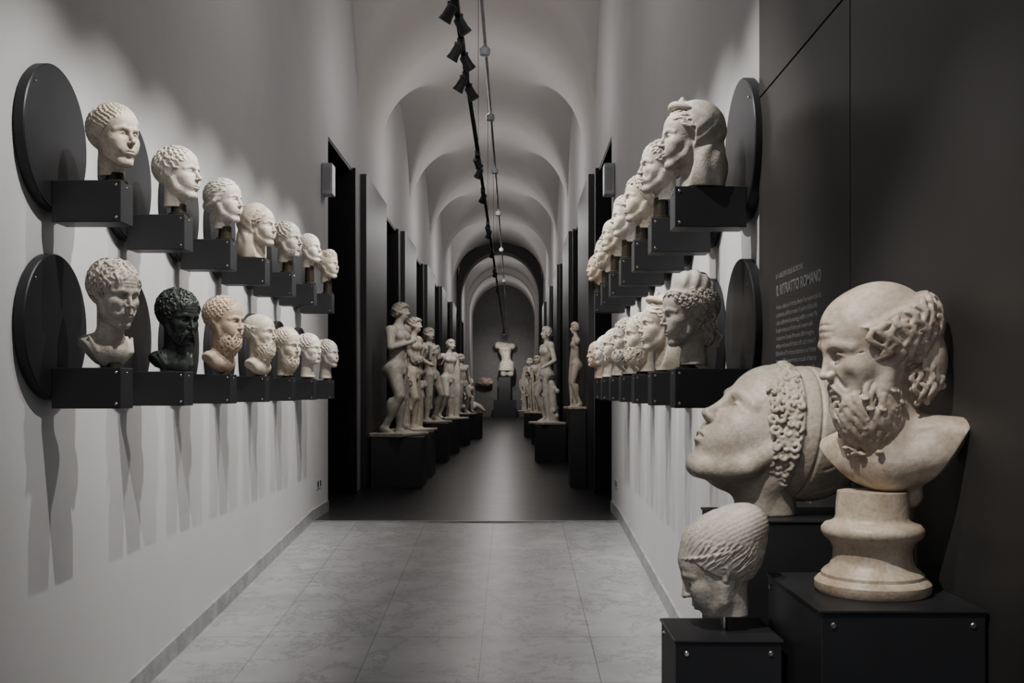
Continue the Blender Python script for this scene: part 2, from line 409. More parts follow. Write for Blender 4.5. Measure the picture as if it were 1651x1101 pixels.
        each(lambda q,n: lock(V,q,n,np.array([-.8,0,.3])+rng.normal(size=3)*.03,rng,.22,.0075,.009,.05),.02,.002,-.28,None,800)
        def pat(X,Y,Z): return .0016*np.sin(150*(Z+.35*X*X+.15*X)+5*np.sin(3*X+4*Y))
        Rr=np.array(Matrix.Rotation(math.radians(-10),3,'Y'))
        V.ell((-.15,0,.28),(.41,.36,.26),.04,rot=Rr,fn=lambda d,X,Y,Z:d-pat(X,Y,Z))
        V.ell((-.40,0,.31),(.30,.33,.26),.12,fn=lambda d,X,Y,Z:d-pat(X,Y,Z))
        V.ell((-.20,0,.40),(.30,.28,.17),.10,fn=lambda d,X,Y,Z:d-pat(X,Y,Z))
        for s2 in(0,1,2):
            P=[]
            for i,a2 in enumerate(np.linspace(0,2*math.pi,130)):
                w=.012; ph=i*.55+s2*2.094; rx=.412+w*math.cos(ph)
                P.append((-.10+rx*math.cos(a2),(.355+w*math.cos(ph))*math.sin(a2),.195+.18*rx*math.cos(a2)+w*math.sin(ph)))
            V.poly(P,[.013]*130,.006)
    elif hair=='helmet':
        V.poly([(.352,.05,-.262),(.396,.025,-.260),(.406,0,-.264),(.396,-.025,-.260),(.352,-.05,-.262)],[.006,.013,.014,.013,.006],.012,'s')
        def pat(X,Y,Z):
            s=-(X*.894-Z*.447+.067)
            return -.012*np.exp(-((s-.12)/.010)**2)
        def fn(d,X,Y,Z): return np.maximum(d-pat(X,Y,Z),(X*.894-Z*.447+.067))
        V.ell((-.19,0,.15),(.44,.385,.44),.008,fn=fn)
        def rimp(sd,aa,gx=1.0,s=1):
            pc=np.array([-.19,0,.15]); n0=np.array([.894,0,-.447]); v=np.array([.447,0,.894])
            d0=float(n0@pc)+.067; t=-sd-d0; r=math.sqrt(max(.05,1-(t/.44)**2))*gx
            return pc+n0*t+v*(.44*r*math.cos(aa))+np.array([0,s*.385*r*math.sin(aa),0])
        P=[rimp(.0,aa) for aa in np.linspace(0,2*math.pi,70)]
        V.poly(P,.017,.010)
        V.ell((-.12,0,-.20),(.16,.245,.22),.05)
        n0=np.array([.894,0,-.447])
        for s in(-1,1):
            for aa in np.linspace(.35,2.8,6):
                V.poly([rimp(.19,aa,1,s),rimp(.25,aa+.07,1,s),rimp(.32,aa+.12,1,s)],.006,.008,'s'); V.poly([rimp(.19,aa+.25,1,s),rimp(.25,aa+.18,1,s),rimp(.32,aa+.12,1,s)],.006,.008,'s')
            V.poly([rimp(0,aa,.90,s)+n0*.05 for aa in np.linspace(0,2.7,22)],.045,.02)
            for row in range(4):
                m=(20,20,20,14)[row]
                for i in range(m):
                    aa=(2.85-.22*row)*i/(m-1)+.07*(row%2)
                    q=rimp(0,aa,1.02-.050*row,s)+n0*(.030+.048*row)+rng.normal(size=3)*.005
                    if q[0]>.33: continue
                    if row==3 and q[2]<-.02: continue
                    if q[2]<-.36: continue
                    curl(V,q,nrm(np.array([.45,s*math.sin(aa)*1.2+.01,math.cos(aa)*.8])),rng,.032,.0150,.004)
    elif hair in('veil','diadem'):
        def pat(X,Y,Z): return .0085*np.sin(24*(X+.45*Z)+4*np.sin(5*Z))*np.clip((.45-Z)*1.8,0,1)
        def fn(d,X,Y,Z): return np.maximum(d-pat(X,Y,Z),(X-np.interp(Z,[-.9,-.4,.1,.35,.55],[.06,-.03,-.03,.06,.16]))*.8)
        V.ell((-.16,0,.14),(.46,.395,.47),.02,fn=fn)
        V.ell((-.25,0,-.45),(.38,.40,.62),.06,fn=fn)
        cap(.0,.0,-.2)
        each(lambda q,n: strand(V,q,n,np.array([-.8,0,-.5])+rng.normal(size=3)*.08,rng,.16,.013,.16,2,False),.04,-.0,-.12,lambda q:q[0]>.0,240)
        if hair=='diadem':
            P=[(.03+.20*math.cos(a2),.27*math.sin(a2),.40+.10*math.cos(a2)) for a2 in np.linspace(-1.5,1.5,20)]
            V.poly(P,[.03+.03*math.cos(a2) for a2 in np.linspace(-1.5,1.5,20)],.012)
            V.poly([(.08,0,.46),(.08,0,.57),(.07,0,.61)],[.12,.06,.04],.05)
    elif hair=='crown':
        cap(.01)
        each(lambda q,n: curl(V,q,n,rng,.038,.018,.007),.05,.022,-.38,lambda q:q[2]<.36,320)
        Rr=np.array(Matrix.Rotation(math.radians(-20),3,'Y'))
        V.ell((-.14,0,.36),(.36,.30,.33),.03,rot=Rr,fn=lambda d,X,Y,Z:np.maximum(d-.010*np.sin(34*(X+.6*Z)+6*Y),(.20+.35*X-Z)))
        V.poly([(-.12+.39*math.cos(a2),.345*math.sin(a2),.24+.14*math.cos(a2)) for a2 in np.linspace(0,2*math.pi,50)],.028,.01)
        V.ell((-.28,0,-.28),(.17,.25,.26),.06)
        for i in range(26):
            s=1 if i%2 else -1; x=rng.uniform(-.40,-.12); z=rng.uniform(-.38,-.0); strand(V,np.array([x,s*(.25+.03*rng.random()),z]),np.array([0.,s,0]),np.array([-.1,0,-1.]),rng,.16,.016,.2,2)
    # beards
    if beard!='none':
        for s in(-1,1):
            for i in range(4): V.poly([np.array([.395-.008*i,s*(.012+.015*i),-.190-.004*i]),np.array([.385-.01*i,s*(.05+.02*i),-.22-.02*i]),np.array([.345,s*(.09+.018*i),-.29-.03*i]),np.array([.32,s*(.11+.015*i),-.37-.03*i])],[.009,.0135,.013,.006],.007)
        if beard=='short':
            for u in fib(190):
                q=np.array([.12,0,-.27])+np.array([.235,.228,.23])*u
                if q[2]>-.14 or q[0]<-.02: continue
                if q[0]>.26 and abs(q[1])<.11 and q[2]>-.31: continue
                if q[0]>.2 and q[2]>-.2: continue
                strand(V,q,nrm(u),np.array([.2,0,-1])+rng.normal(size=3)*.3,rng,.08,.011,.2,2,True)
        else:
            full=beard=='full'; g=1.0 if not full else 1.18
            V.ell((.18,0,-.46),(.20,.20,.25*g),.05); V.ell((.07,0,-.30),(.19,.235,.22),.05)
            for u in fib(210 if not full else 260):
                q=np.array([.13,0,-.40])+np.array([.255,.24,.30*g])*u
                if q[2]>-.10 or q[0]<-.10: continue
                if q[0]>.22 and abs(q[1])<.085 and q[2]>-.315: continue
                if q[0]>.20 and q[2]>-.22: continue
                n=nrm(u/np.array([.265,.245,.335])); f=np.array([.2,0,-1])+rng.normal(size=3)*.16
                strand(V,q-n*.002,n,f,rng,rng.uniform(.18,.25) if full else rng.uniform(.13,.19),.0140 if full else .015,.15 if full else .2,3 if full else 2,True,.006)
            for i in range(12):
                y=-.13+.024*i; strand(V,np.array([.20+.03*math.cos(y*12),y,-.60*g]),nrm(np.array([.8,y*2,-.1])),np.array([.1,rng.normal()*.2,-1.]),rng,.18*g,.017,.20,2,True)
    # busts
    cb,sb=math.cos(math.radians(byaw)),math.sin(math.radians(byaw))
    def rp(q): return (q[0]*cb-q[1]*sb,q[0]*sb+q[1]*cb,q[2])
    RB=np.array([[cb,-sb,0],[sb,cb,0],[0,0,1]])
    if bust=='bust':
        V.ell((-.06,0,-.88),(.25,.40,.30),.10)
        for s in(-1,1): V.ell((-.09,s*.28,-.80),(.17,.16,.15),.08)
        V.ell((-.30,0,-1.05),(.25,.42,.30),.04,'s')
        for i in range(10):
            y=-.36+.08*i; V.poly([(.02,y,-.62-.1*abs(y)),(.17-.3*y*y,y*.8+.03,-.85),(.12-.2*y*y,y*.5,-1.1)],[.02,.035,.02],.03)
        V.cutfn(lambda X,Y,Z: np.where(Z<-.6,(-1.12+2.2*Y*Y-Z)*.7,-1))
    elif bust=='nude':
        V.ell((-.06,0,-.86),(.23,.40,.26),.10)
        for s in(-1,1):
            V.ell((-.08,s*.30,-.76),(.16,.15,.13),.08)
            V.ell((.07,s*.15,-.86),(.12,.16,.13),.07)
            V.poly([(.10,s*.03,-.70),(0,s*.32,-.66)],[.025,.025],.04)
        V.ell((-.30,0,-1.08),(.28,.5,.34),.04,'s')
        V.cutfn(lambda X,Y,Z: np.where(Z<-.6,(-1.1+2.0*Y*Y-Z)*.7,-1))
    elif bust=='socrates':
        V.ell(rp((-.05,0,-.80)),(.20,.66,.27),.10,rot=RB)
        for s in(-1,1):
            V.ell(rp((-.08,s*.46,-.73)),(.10,.20,.09),.10,rot=RB)
            V.ell(rp((.06,s*.20,-.84)),(.12,.20,.14),.08,rot=RB)
            V.poly([rp((.12,s*.03,-.64)),rp((.02,s*.38,-.63))],[.02,.016],.04)
            V.poly([rp((-.05,s*.18,-.40)),rp((.12,s*.05,-.64))],[.04,.03],.05)
        V.ell(rp((-.34,0,-1.06)),(.30,.8,.40),.02,'s',rot=RB)
        V.cutfn(lambda X,Y,Z: np.where(Z<-.50,np.maximum((-1.09+1.25*(-X*sb+Y*cb)**2-Z)*.75,np.abs(-X*sb+Y*cb)-.575),-1))
        V.poly([rp((-.06,0,-.85)),rp((-.06,0,-1.13))],[.14,.11],.05)
    if bust=='neck': V.plane(dn,L)
    return V
def Rmat(yaw,pitch,roll=0):
    return np.array(Matrix.Rotation(math.radians(yaw),3,'Z')@Matrix.Rotation(math.radians(-pitch),3,'Y')@Matrix.Rotation(math.radians(roll),3,'X'))

# ------------------------------------------------------------------ room shell
def recs(): return [(10.15+4.4*k,11.7+4.4*k) for k in range(8)]
def wall(side):
    x0,x1=(XL-.7,XL) if side=='left' else (XR,XR+.7)
    L=[];y=-1.5
    for a,b in recs():
        L.append(((x0,y,-1.0),(x1,a,6.8)))
        L.append(((x0,a,3.6),(x1,b,6.8)))
        L.append(((x0 if side=='left' else x1-.15,a,-1.0),(x0+.15 if side=='left' else x1,b,3.6)))
        y=b
    L.append(((x0,y,-1.0),(x1,ZEND+.3,6.8)))
    return struct(boxes('wall_'+side,L,M_wall))
wall('left'); wall('right')
n=1
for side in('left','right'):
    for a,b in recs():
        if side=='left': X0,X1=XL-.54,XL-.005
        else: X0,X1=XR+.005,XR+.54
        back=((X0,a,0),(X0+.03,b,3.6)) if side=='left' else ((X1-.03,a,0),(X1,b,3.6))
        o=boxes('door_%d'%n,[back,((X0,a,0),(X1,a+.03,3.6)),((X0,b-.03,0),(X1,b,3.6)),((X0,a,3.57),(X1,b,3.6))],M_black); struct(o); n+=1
n=1
for side in('left','right'):
    for k in range(7):
        a=12.3+4.4*k; 
        if a>32: continue
        lo,hi=((XL+.001,a,0.001),(XL+.07,a+2.0,3.68)) if side=='left' else ((XR-.07,a,0.001),(XR-.001,a+2.0,3.68))
        struct(box('trim_%d'%n,lo,hi,M_panel,.004)); n+=1
        lo,hi=((XL+.001,a-.62,0.001),(XL+.035,a-.50,3.62)) if side=='left' else ((XR-.035,a-.62,0.001),(XR-.001,a-.50,3.62))
        struct(box('trim_%d'%n,lo,hi,M_black,.002)); n+=1
# floors
o=mkobj('floor',[(XL-.6,ZR,0),(XR+.6,ZR,0),(XR+.6,ZEND,0),(XL-.6,ZEND,0),(XL-.6,ZR,-.3),(XR+.6,ZR,-.3),(XR+.6,ZEND,-.3),(XL-.6,ZEND,-.3)],[(0,1,2,3),(4,7,6,5),(0,4,5,1),(1,5,6,2),(2,6,7,3),(3,7,4,0)],M_dfloor); struct(o)
zb=ramp(-1.5)
o=mkobj('floor',[(XL,-1.5,zb),(XR,-1.5,zb),(XR,ZR,0),(XL,ZR,0),(XL,-1.5,zb-.3),(XR,-1.5,zb-.3),(XR,ZR,-.3),(XL,ZR,-.3)],[(0,1,2,3),(4,7,6,5),(0,4,5,1),(1,5,6,2),(2,6,7,3),(3,7,4,0)],M_ramp); struct(o)
struct(box('trim_%d'%n,(XL+.002,ZR-.05,-.01),(XR-.002,ZR,.006),M_base)); n+=1
for side in('left','right'):
    xa,xb=(XL+.0005,XL+.018) if side=='left' else (XR-.018,XR-.0005)
    y1=10.1; pts=[(-1.4,ramp(-1.4)),(ZR,0),(y1,0)]
    V=[];Fc=[]
    for y,z in pts: V+=[(xa,y,z),(xb,y,z),(xb,y,z+.10),(xa,y,z+.10)]
    for i in range(2):
        for j in range(4): Fc.append((i*4+j,i*4+(j+1)%4,(i+1)*4+(j+1)%4,(i+1)*4+j))
    Fc+=[(3,2,1,0),(8,9,10,11)]
    struct(mkobj('baseboard_'+side,V,Fc,M_base))
# vault
xc=(XL+XR)/2; hw=(XR-XL)/2; SPR=4.3; CR=5.85
ys=np.arange(-1.5,ZEND+.05,.08); us=np.linspace(-math.pi/2,math.pi/2,65)
bays=[(9.1,3.0,6.7),(2.0,3.6,6.7)]+[(16.2+4.4*k,2.02,5.72) for k in range(7)]
V=[];Fc=[]
for y in ys:
    lun=-9
    for c,w,t in bays:
        q=1-((y-c)/w)**2
        if q>0: lun=max(lun,SPR-.1+(t-SPR+.1)*math.sqrt(q))
    band=0
    for c in [14.0+4.4*k for k in range(8)]:
        if abs(y-c)<.17: band=.015
    for u in us:
        x=xc+(hw+.002)*math.sin(u); b0=SPR+(CR-SPR-band)*math.cos(u)
        k=.14; hh=max(k-abs(b0-lun),0)/k; z=max(b0,lun)+hh*hh*k*.25
        V.append((x,y,z))
m=len(us)
for j in range(len(ys)-1):
    for i in range(m-1): Fc.append((j*m+i,(j+1)*m+i,(j+1)*m+i+1,j*m+i+1))
o=mkobj('ceiling',V,Fc,M_vault,True); struct(o)
o.modifiers.new('e','EDGE_SPLIT').split_angle=math.radians(48)
# dark arch wall
def archwall(name,y0,y1,inset,mat,spr,cr):
    a=np.linspace(0,math.pi,33); w=hw-inset
    inner=[(xc-w,0.0)]+[(xc-w*math.cos(t),spr+(cr-spr)*math.sin(t)) for t in a]+[(xc+w,0.0)]
    outer=[(XL,0.0)]+[(xc-hw*1.0*math.cos(t),(SPR+(6.3-SPR)*math.sin(t))) for t in a]+[(XR,0.0)]
    V=[];Fc=[];k=len(inner)
    for y in(y0,y1):
        V+=[(x,y,z) for x,z in inner]+[(x,y,z) for x,z in outer]
    for i in range(k-1):
        Fc.append((i,i+1,k+i+1,k+i)); Fc.append((2*k+i,3*k+i,3*k+i+1,2*k+i+1)); Fc.append((i,2*k+i,2*k+i+1,i+1))
    return struct(mkobj(name,V,Fc,mat))
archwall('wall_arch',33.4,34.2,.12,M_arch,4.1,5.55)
archwall('wall_arch_far',40.2,40.8,.10,M_vault,4.2,5.65)
struct(box('wall_end',(XL-.1,ZEND,-.1),(XR+.1,ZEND+.3,6.6),M_end))
# graphite wall cladding near the busts
for (a,b) in[(2.925,4.0),(1.2,2.918),(-1.4,1.193)]:
    for (z0,z1) in[(ramp(a)+.01,2.255),(2.262,6.2)]:
        struct(box('trim_%d'%(n),(XR-.016,a,z0),(XR-.001,b,z1),M_rpanel,.0015)); n+=1
def text(s,y,z,size,name,label,sp=1.0,off=0.0):
    cu=bpy.data.curves.new(name,'FONT'); cu.body=s; cu.size=size; cu.extrude=.0004; cu.space_line=sp; cu.offset=off
    t=bpy.data.objects.new(name,cu); COL.objects.link(t)
    bpy.context.view_layer.update()
    me=bpy.data.meshes.new_from_object(t); bpy.data.objects.remove(t); me.materials.clear(); me.materials.append(M_text)
    o=bpy.data.objects.new(name,me); COL.objects.link(o)
    o.matrix_world=Matrix(((0,0,-1,XR-.0165),(-1,0,0,y),(0,1,0,z),(0,0,0,1)))
    tag(o,label,'wall text'); return o
text("LA GALLERIA DELLE SCULTURE",3.74,1.545,.025,'wall_lettering','small grey capital heading printed on graphite panel')
text("IL RITRATTO ROMANO",3.74,1.485,.052,'wall_lettering','large grey title printed on graphite panel',1.0,.0006)
it=["Il volto realistico è il ritratto diventa l'espressione più alta","caratteristica dell'arte romana. A partire dall'età della","a fasti celebrativi dei personaggi pubblici e privati. Più","la testimonianza con le forme più frequenti sulla","e raccontano il senso d'interesse delle immagini e","sviluppo nel corso del ritratto della città romana, il","L'abitudine ed il principe caratterizzano poi il tempo","imprescindibile, suggerimento o raccolta di busti per","l'eternità del ritratto. La massima espressione si ha","secondo cui il ritratto modello elogiava, ed il volto","Collocato tra il naturalismo, il severo naturalismo","da parte del busto sovrano il busto del passato"]
text("\n".join(it),3.74,1.435,.0235,'wall_lettering','small grey Italian paragraph printed on graphite panel',1.15)
en=["From the most popular","from classical language to","Hellenistic regions","the portrait of fame","private portraits and","a portrait that is not","evolution of features"]
text("\n".join(en),3.50,.945,.0235,'wall_lettering','small grey English paragraph printed on graphite panel',1.05)

# ------------------------------------------------------------------ display brackets
def screw(loc,parent,axis='y',r=.006):
    prof=[(r,-.003),(r,.0),(r*.7,.002)] if axis!='y' else [(r,.003),(r,0),(r*.7,-.002)]
    o=lathe('screw',prof,M_screw,loc,12,axis,False); child(o,parent); return o
UT,UB=1.943,1.785; LT,LB=1.237,1.083
def bracket(side,y,top,bot,xin):
    e=empty('display_bracket',((XL if side=='left' else XR),y,bot))
    xw=XL+.004 if side=='left' else XR-.004
    sg=1 if side=='left' else -1
    dc=(top+bot)/2+(.245 if top>1.5 else .233)
    yd=y-.01 if side=='left' else y+.08
    R=.277 if side=='left' else .285
    prof=[(R-.004,0),(R,.004),(R,.036),(R-.004,.04)]
    d=lathe('back_disc',[(r,z*sg) for r,z in prof],M_disc,(xw,yd,dc),72,'x'); child(d,e)
    a,b=sorted([xw+sg*.04,xin]); bb=box('shelf_box',(a,y-.065,bot),(b,y+.065,top),M_steel,.003); child(bb,e)
    for z in(top-.018,bot+.018): screw((xin-sg*.018,y-.0655,z),e)
    screw((xin-sg*.03+sg*.03,y,top-.02),e,'x',.005)
    for a2 in(2.4,5.5): screw((xw+sg*.041,yd+.25*math.cos(a2),dc+.25*math.sin(a2)),e,'x',.005)
    tag(e,'anthracite steel shelf box with round backing disc on white wall','display bracket','wall brackets carrying portrait heads')
YLs=[4.03+.77*i for i in range(7)]; YRs=[4.15+.74*i for i in range(7)]
for i in range(7):
    xr=.628+.006*i
    bracket('left',YLs[i],UT,UB,-1.475); bracket('left',YLs[i],LT,LB,-1.475)
    bracket('right',YRs[i],UT,UB,xr); bracket('right',YRs[i],LT,LB,xr)
# heads : side,row,i, top, size, yaw, pitch, hair, beard, bust, mat, female, old, label
HD=[
('left','u',0,2.247,.245,-32,-3,'cap','none','neck',S_cream,0,0,'cream marble youth head with cropped cap hair on shelf'),
('left','u',1,2.263,.245,-16,0,'locks','none','neck',S_white,0,0,'white marble man head with combed fringe on shelf'),
('left','u',2,2.271,.235,-20,0,'wave','none','neck',S_white,1,0,'white marble woman head with wavy rolled hair on shelf'),
('left','u',3,2.262,.245,-20,0,'veil','none','neck',S_cream,1,0,'cream marble veiled woman head on shelf'),
('left','u',4,2.292,.245,-22,0,'locks','short','neck',S_grey,0,0,'weathered marble bearded head with short locks on shelf'),
('left','u',5,2.325,.225,-26,5,'cap','none','neck',S_white,0,0,'marble child head with short hair on shelf'),
('left','u',6,2.300,.23,-22,0,'flavian','none','neck',S_cream,1,0,'marble woman head with tall curled hairdo on shelf'),
('left','l',0,1.652,.255,-36,-12,'long','none','bust',S_grey,0,1,'weathered grey marble old man bust with shaggy hair'),
('left','l',1,1.610,.25,-36,-12,'long','short','bust',S_bronze,0,1,'dark green bronze old man bust with shaggy hair'),
('left','l',2,1.650,.255,-22,-6,'curls','long','nude',S_tan,0,0,'reddish tan marble bearded man bust with curls'),
('left','l',3,1.620,.24,-18,0,'fringe','long','nude',S_cream,0,1,'cream marble balding bearded philosopher bust'),
('left','l',4,1.577,.24,-32,-6,'curls','long','neck',S_cream,0,0,'cream marble bearded head with dense curls'),
('left','l',5,1.58,.23,-26,0,'locks','short','neck',S_white,0,1,'white marble bearded man head with short locks'),
('left','l',6,1.572,.23,-22,0,'locks','none','neck',S_grey,0,0,'weathered marble man head with short locks'),
('right','u',0,2.272,.255,188,0,'diadem','none','neck',S_grey,1,0,'weathered marble woman head with diadem and long veil'),
('right','u',1,2.315,.25,190,0,'locks','none','neck',S_grey,0,1,'greyish marble beardless man head with short hair'),
('right','u',2,2.30,.25,192,0,'bigcurls','none','neck',S_cream,0,0,'cream marble youth head with thick curls on shelf'),
('right','u',3,2.32,.24,190,0,'flavian','none','neck',S_white,1,0,'marble woman head with piled curls on shelf'),
('right','u',4,2.325,.24,186,0,'fringe','none','neck',S_cream,0,1,'cream marble bald man head on shelf'),
('right','u',5,2.29,.23,190,0,'bigcurls','short','neck',S_cream,0,0,'cream marble bearded head with curls on shelf'),
('right','u',6,2.27,.23,190,0,'curls','none','neck',S_tan,0,0,'tan marble small curly head on shelf'),
('right','l',0,1.58,.250,192,-6,'crown','none','neck',S_grey,0,0,'grey marble curly head with band and tall cap'),
('right','l',1,1.58,.245,190,0,'diadem','none','neck',S_cream,1,0,'cream marble woman head with diadem and drapery'),
('right','l',2,1.57,.240,192,0,'curls','long','neck',S_cream,0,0,'cream marble bearded head with wavy beard'),
('right','l',3,1.585,.235,192,0,'bigcurls','long','neck',S_grey,0,0,'grey marble thick-bearded philosopher head'),
('right','l',4,1.575,.235,192,0,'locks','short','neck',S_cream,0,0,'cream marble bearded man head with fringe'),
('right','l',5,1.57,.225,190,0,'curls','none','neck',S_white,0,0,'white marble curly youth head on shelf'),
('right','l',6,1.57,.225,190,0,'fringe','short','neck',S_tan,0,1,'tan marble balding man head on shelf'),
]
for hi,(side,row,i,top,size,yaw,pitch,hair,beard,bust,mat,fem,old,lab) in enumerate(HD):
    y=(YLs if side=='left' else YRs)[i]
    x=-1.52 if side=='left' else .685+.002*i
    st=UT if row=='u' else LT
    hcell=.0105 if i<2 else (.0125 if i<4 else .016)
    cz=top-.52*size
    Lmax=(cz-st)/size
    L=.62 if row=='u' else min(.95,Lmax-.06)
    if hair in('veil','diadem'): L=min(Lmax-.01,.85)
    V=head_volume(hair,beard,bust,hcell,pitch,hi+3,bool(fem),bool(old),L)
    if bust!='neck' and 1.18>Lmax-.02: V.plane((0,0,-1),Lmax-.03)
    vv,q=V.mesh()
    nm='marble_bust' if bust!='neck' else 'marble_portrait'
    o,zb=sculpt(nm,vv,q,size,Rmat(yaw,pitch),mat,(x,y,cz))
    tag(o,lab,'sculpture','portrait heads on wall brackets')
    if zb<st: o.location.z+=st-zb+.001; zb=st+.001
    if zb-st>.004:
        hh=zb-st
        w=.036 if row=='u' else .03
        s=lathe('mounting_block',[(w+.012,0),(w+.012,min(.01,hh*.3)),(w,min(.014,hh*.4)),(w*.9,hh+.012)],M_stand,(x,y,st+.0005),24); child(s,o)
print('heads',time.time()-T0)

# ------------------------------------------------------------------ foreground plinths
def plinth(name,lo,hi,label,group=None,screws=True,mat=None):
    fz=lo[2]
    e=empty(name,((lo[0]+hi[0])/2,(lo[1]+hi[1])/2,fz))
    b=box('plinth_body',(lo[0]+.004,lo[1]+.004,lo[2]),(hi[0]-.004,hi[1]-.004,hi[2]-.006),mat or M_steel,.002); child(b,e)
    t=box('top_plate',(lo[0],lo[1],hi[2]-.006),(hi[0],hi[1],hi[2]),mat or M_steel,.0015); child(t,e)
    if screws:
        for x in(lo[0]+.028,hi[0]-.028): screw((x,lo[1]+.0035,hi[2]-.03),e,'y',.0065)
        screw((lo[0]+.0035,hi[1]-.03,hi[2]-.03),e,'x',.0065)
    tag(e,label,'plinth',group); return e
plinth('display_plinth',(.600,2.06,ramp(2.06)+.0),(.930,2.50,.72),'anthracite steel plinth with corner screws carrying bearded bust')
plinth('display_plinth',(.537,2.70,ramp(2.7)),(.930,3.02,.817),'anthracite steel plinth carrying helmeted head')
plinth('display_plinth',(.352,2.30,ramp(2.3)),(.592,2.53,.605),'small anthracite steel plinth carrying female head')
# bearded bust
V=head_volume('socrates','full','socrates',.0066,-13,77,False,True,byaw=42)
vv,q=V.mesh(); sz=.288
cz=1.3845-.5*sz
o,zb=sculpt('marble_bust',vv,q,sz,Rmat(188,-13),S_soc,(.772,2.26,cz))
tag(o,'large warm marble bust of balding curly-bearded man on turned socle','sculpture')
print('bust bottom',zb)
hh=zb+.04-.72
prof=[(.116,0),(.120,.008),(.120,.022),(.113,.030),(.106,.033),(.106,.040),(.100,.047),(.089,.055),(.082,.070),(.081,.090),(.086,.104),(.093,.112),(.101,.118),(.106,.127),(.106,.136),(.099,.145),(.086,.149),(.078,.155),(.076,.162),(.075,.19),(.072,max(hh,.20))]
s=lathe('marble_socle',prof,S_socle,(.770,2.26,.7205),72); child(s,o); s['label']='ochre-veined turned marble socle'
# helmeted head
V=head_volume('helmet','none','neck',.0066,35,12,False,False,L=.50)
vv,q=V.mesh()
o,zb=sculpt('marble_portrait',vv,q,.42,Rmat(190,35),S_helm,(.690,2.86,.8175+.50*.42))
o.location.z+=.8175-zb
tag(o,'over-life-size grey marble upturned head with helmet and curls','sculpture')
# small female head
V=head_volume('wrap','none','neck',.0064,-24,5,True,False,L=.47)
vv,q=V.mesh(); sz=.216
o,zb=sculpt('marble_portrait',vv,q,sz,Rmat(174,-24),S_grey,(.470,2.42,.740))
tag(o,'grey marble woman head with plaited hair wrapped around','sculpture')
s=lathe('mounting_rod',[(.008,0),(.008,zb-.605+.02)],M_screw,(.485,2.42,.6055),16); child(s,o)
print('fg',time.time()-T0)

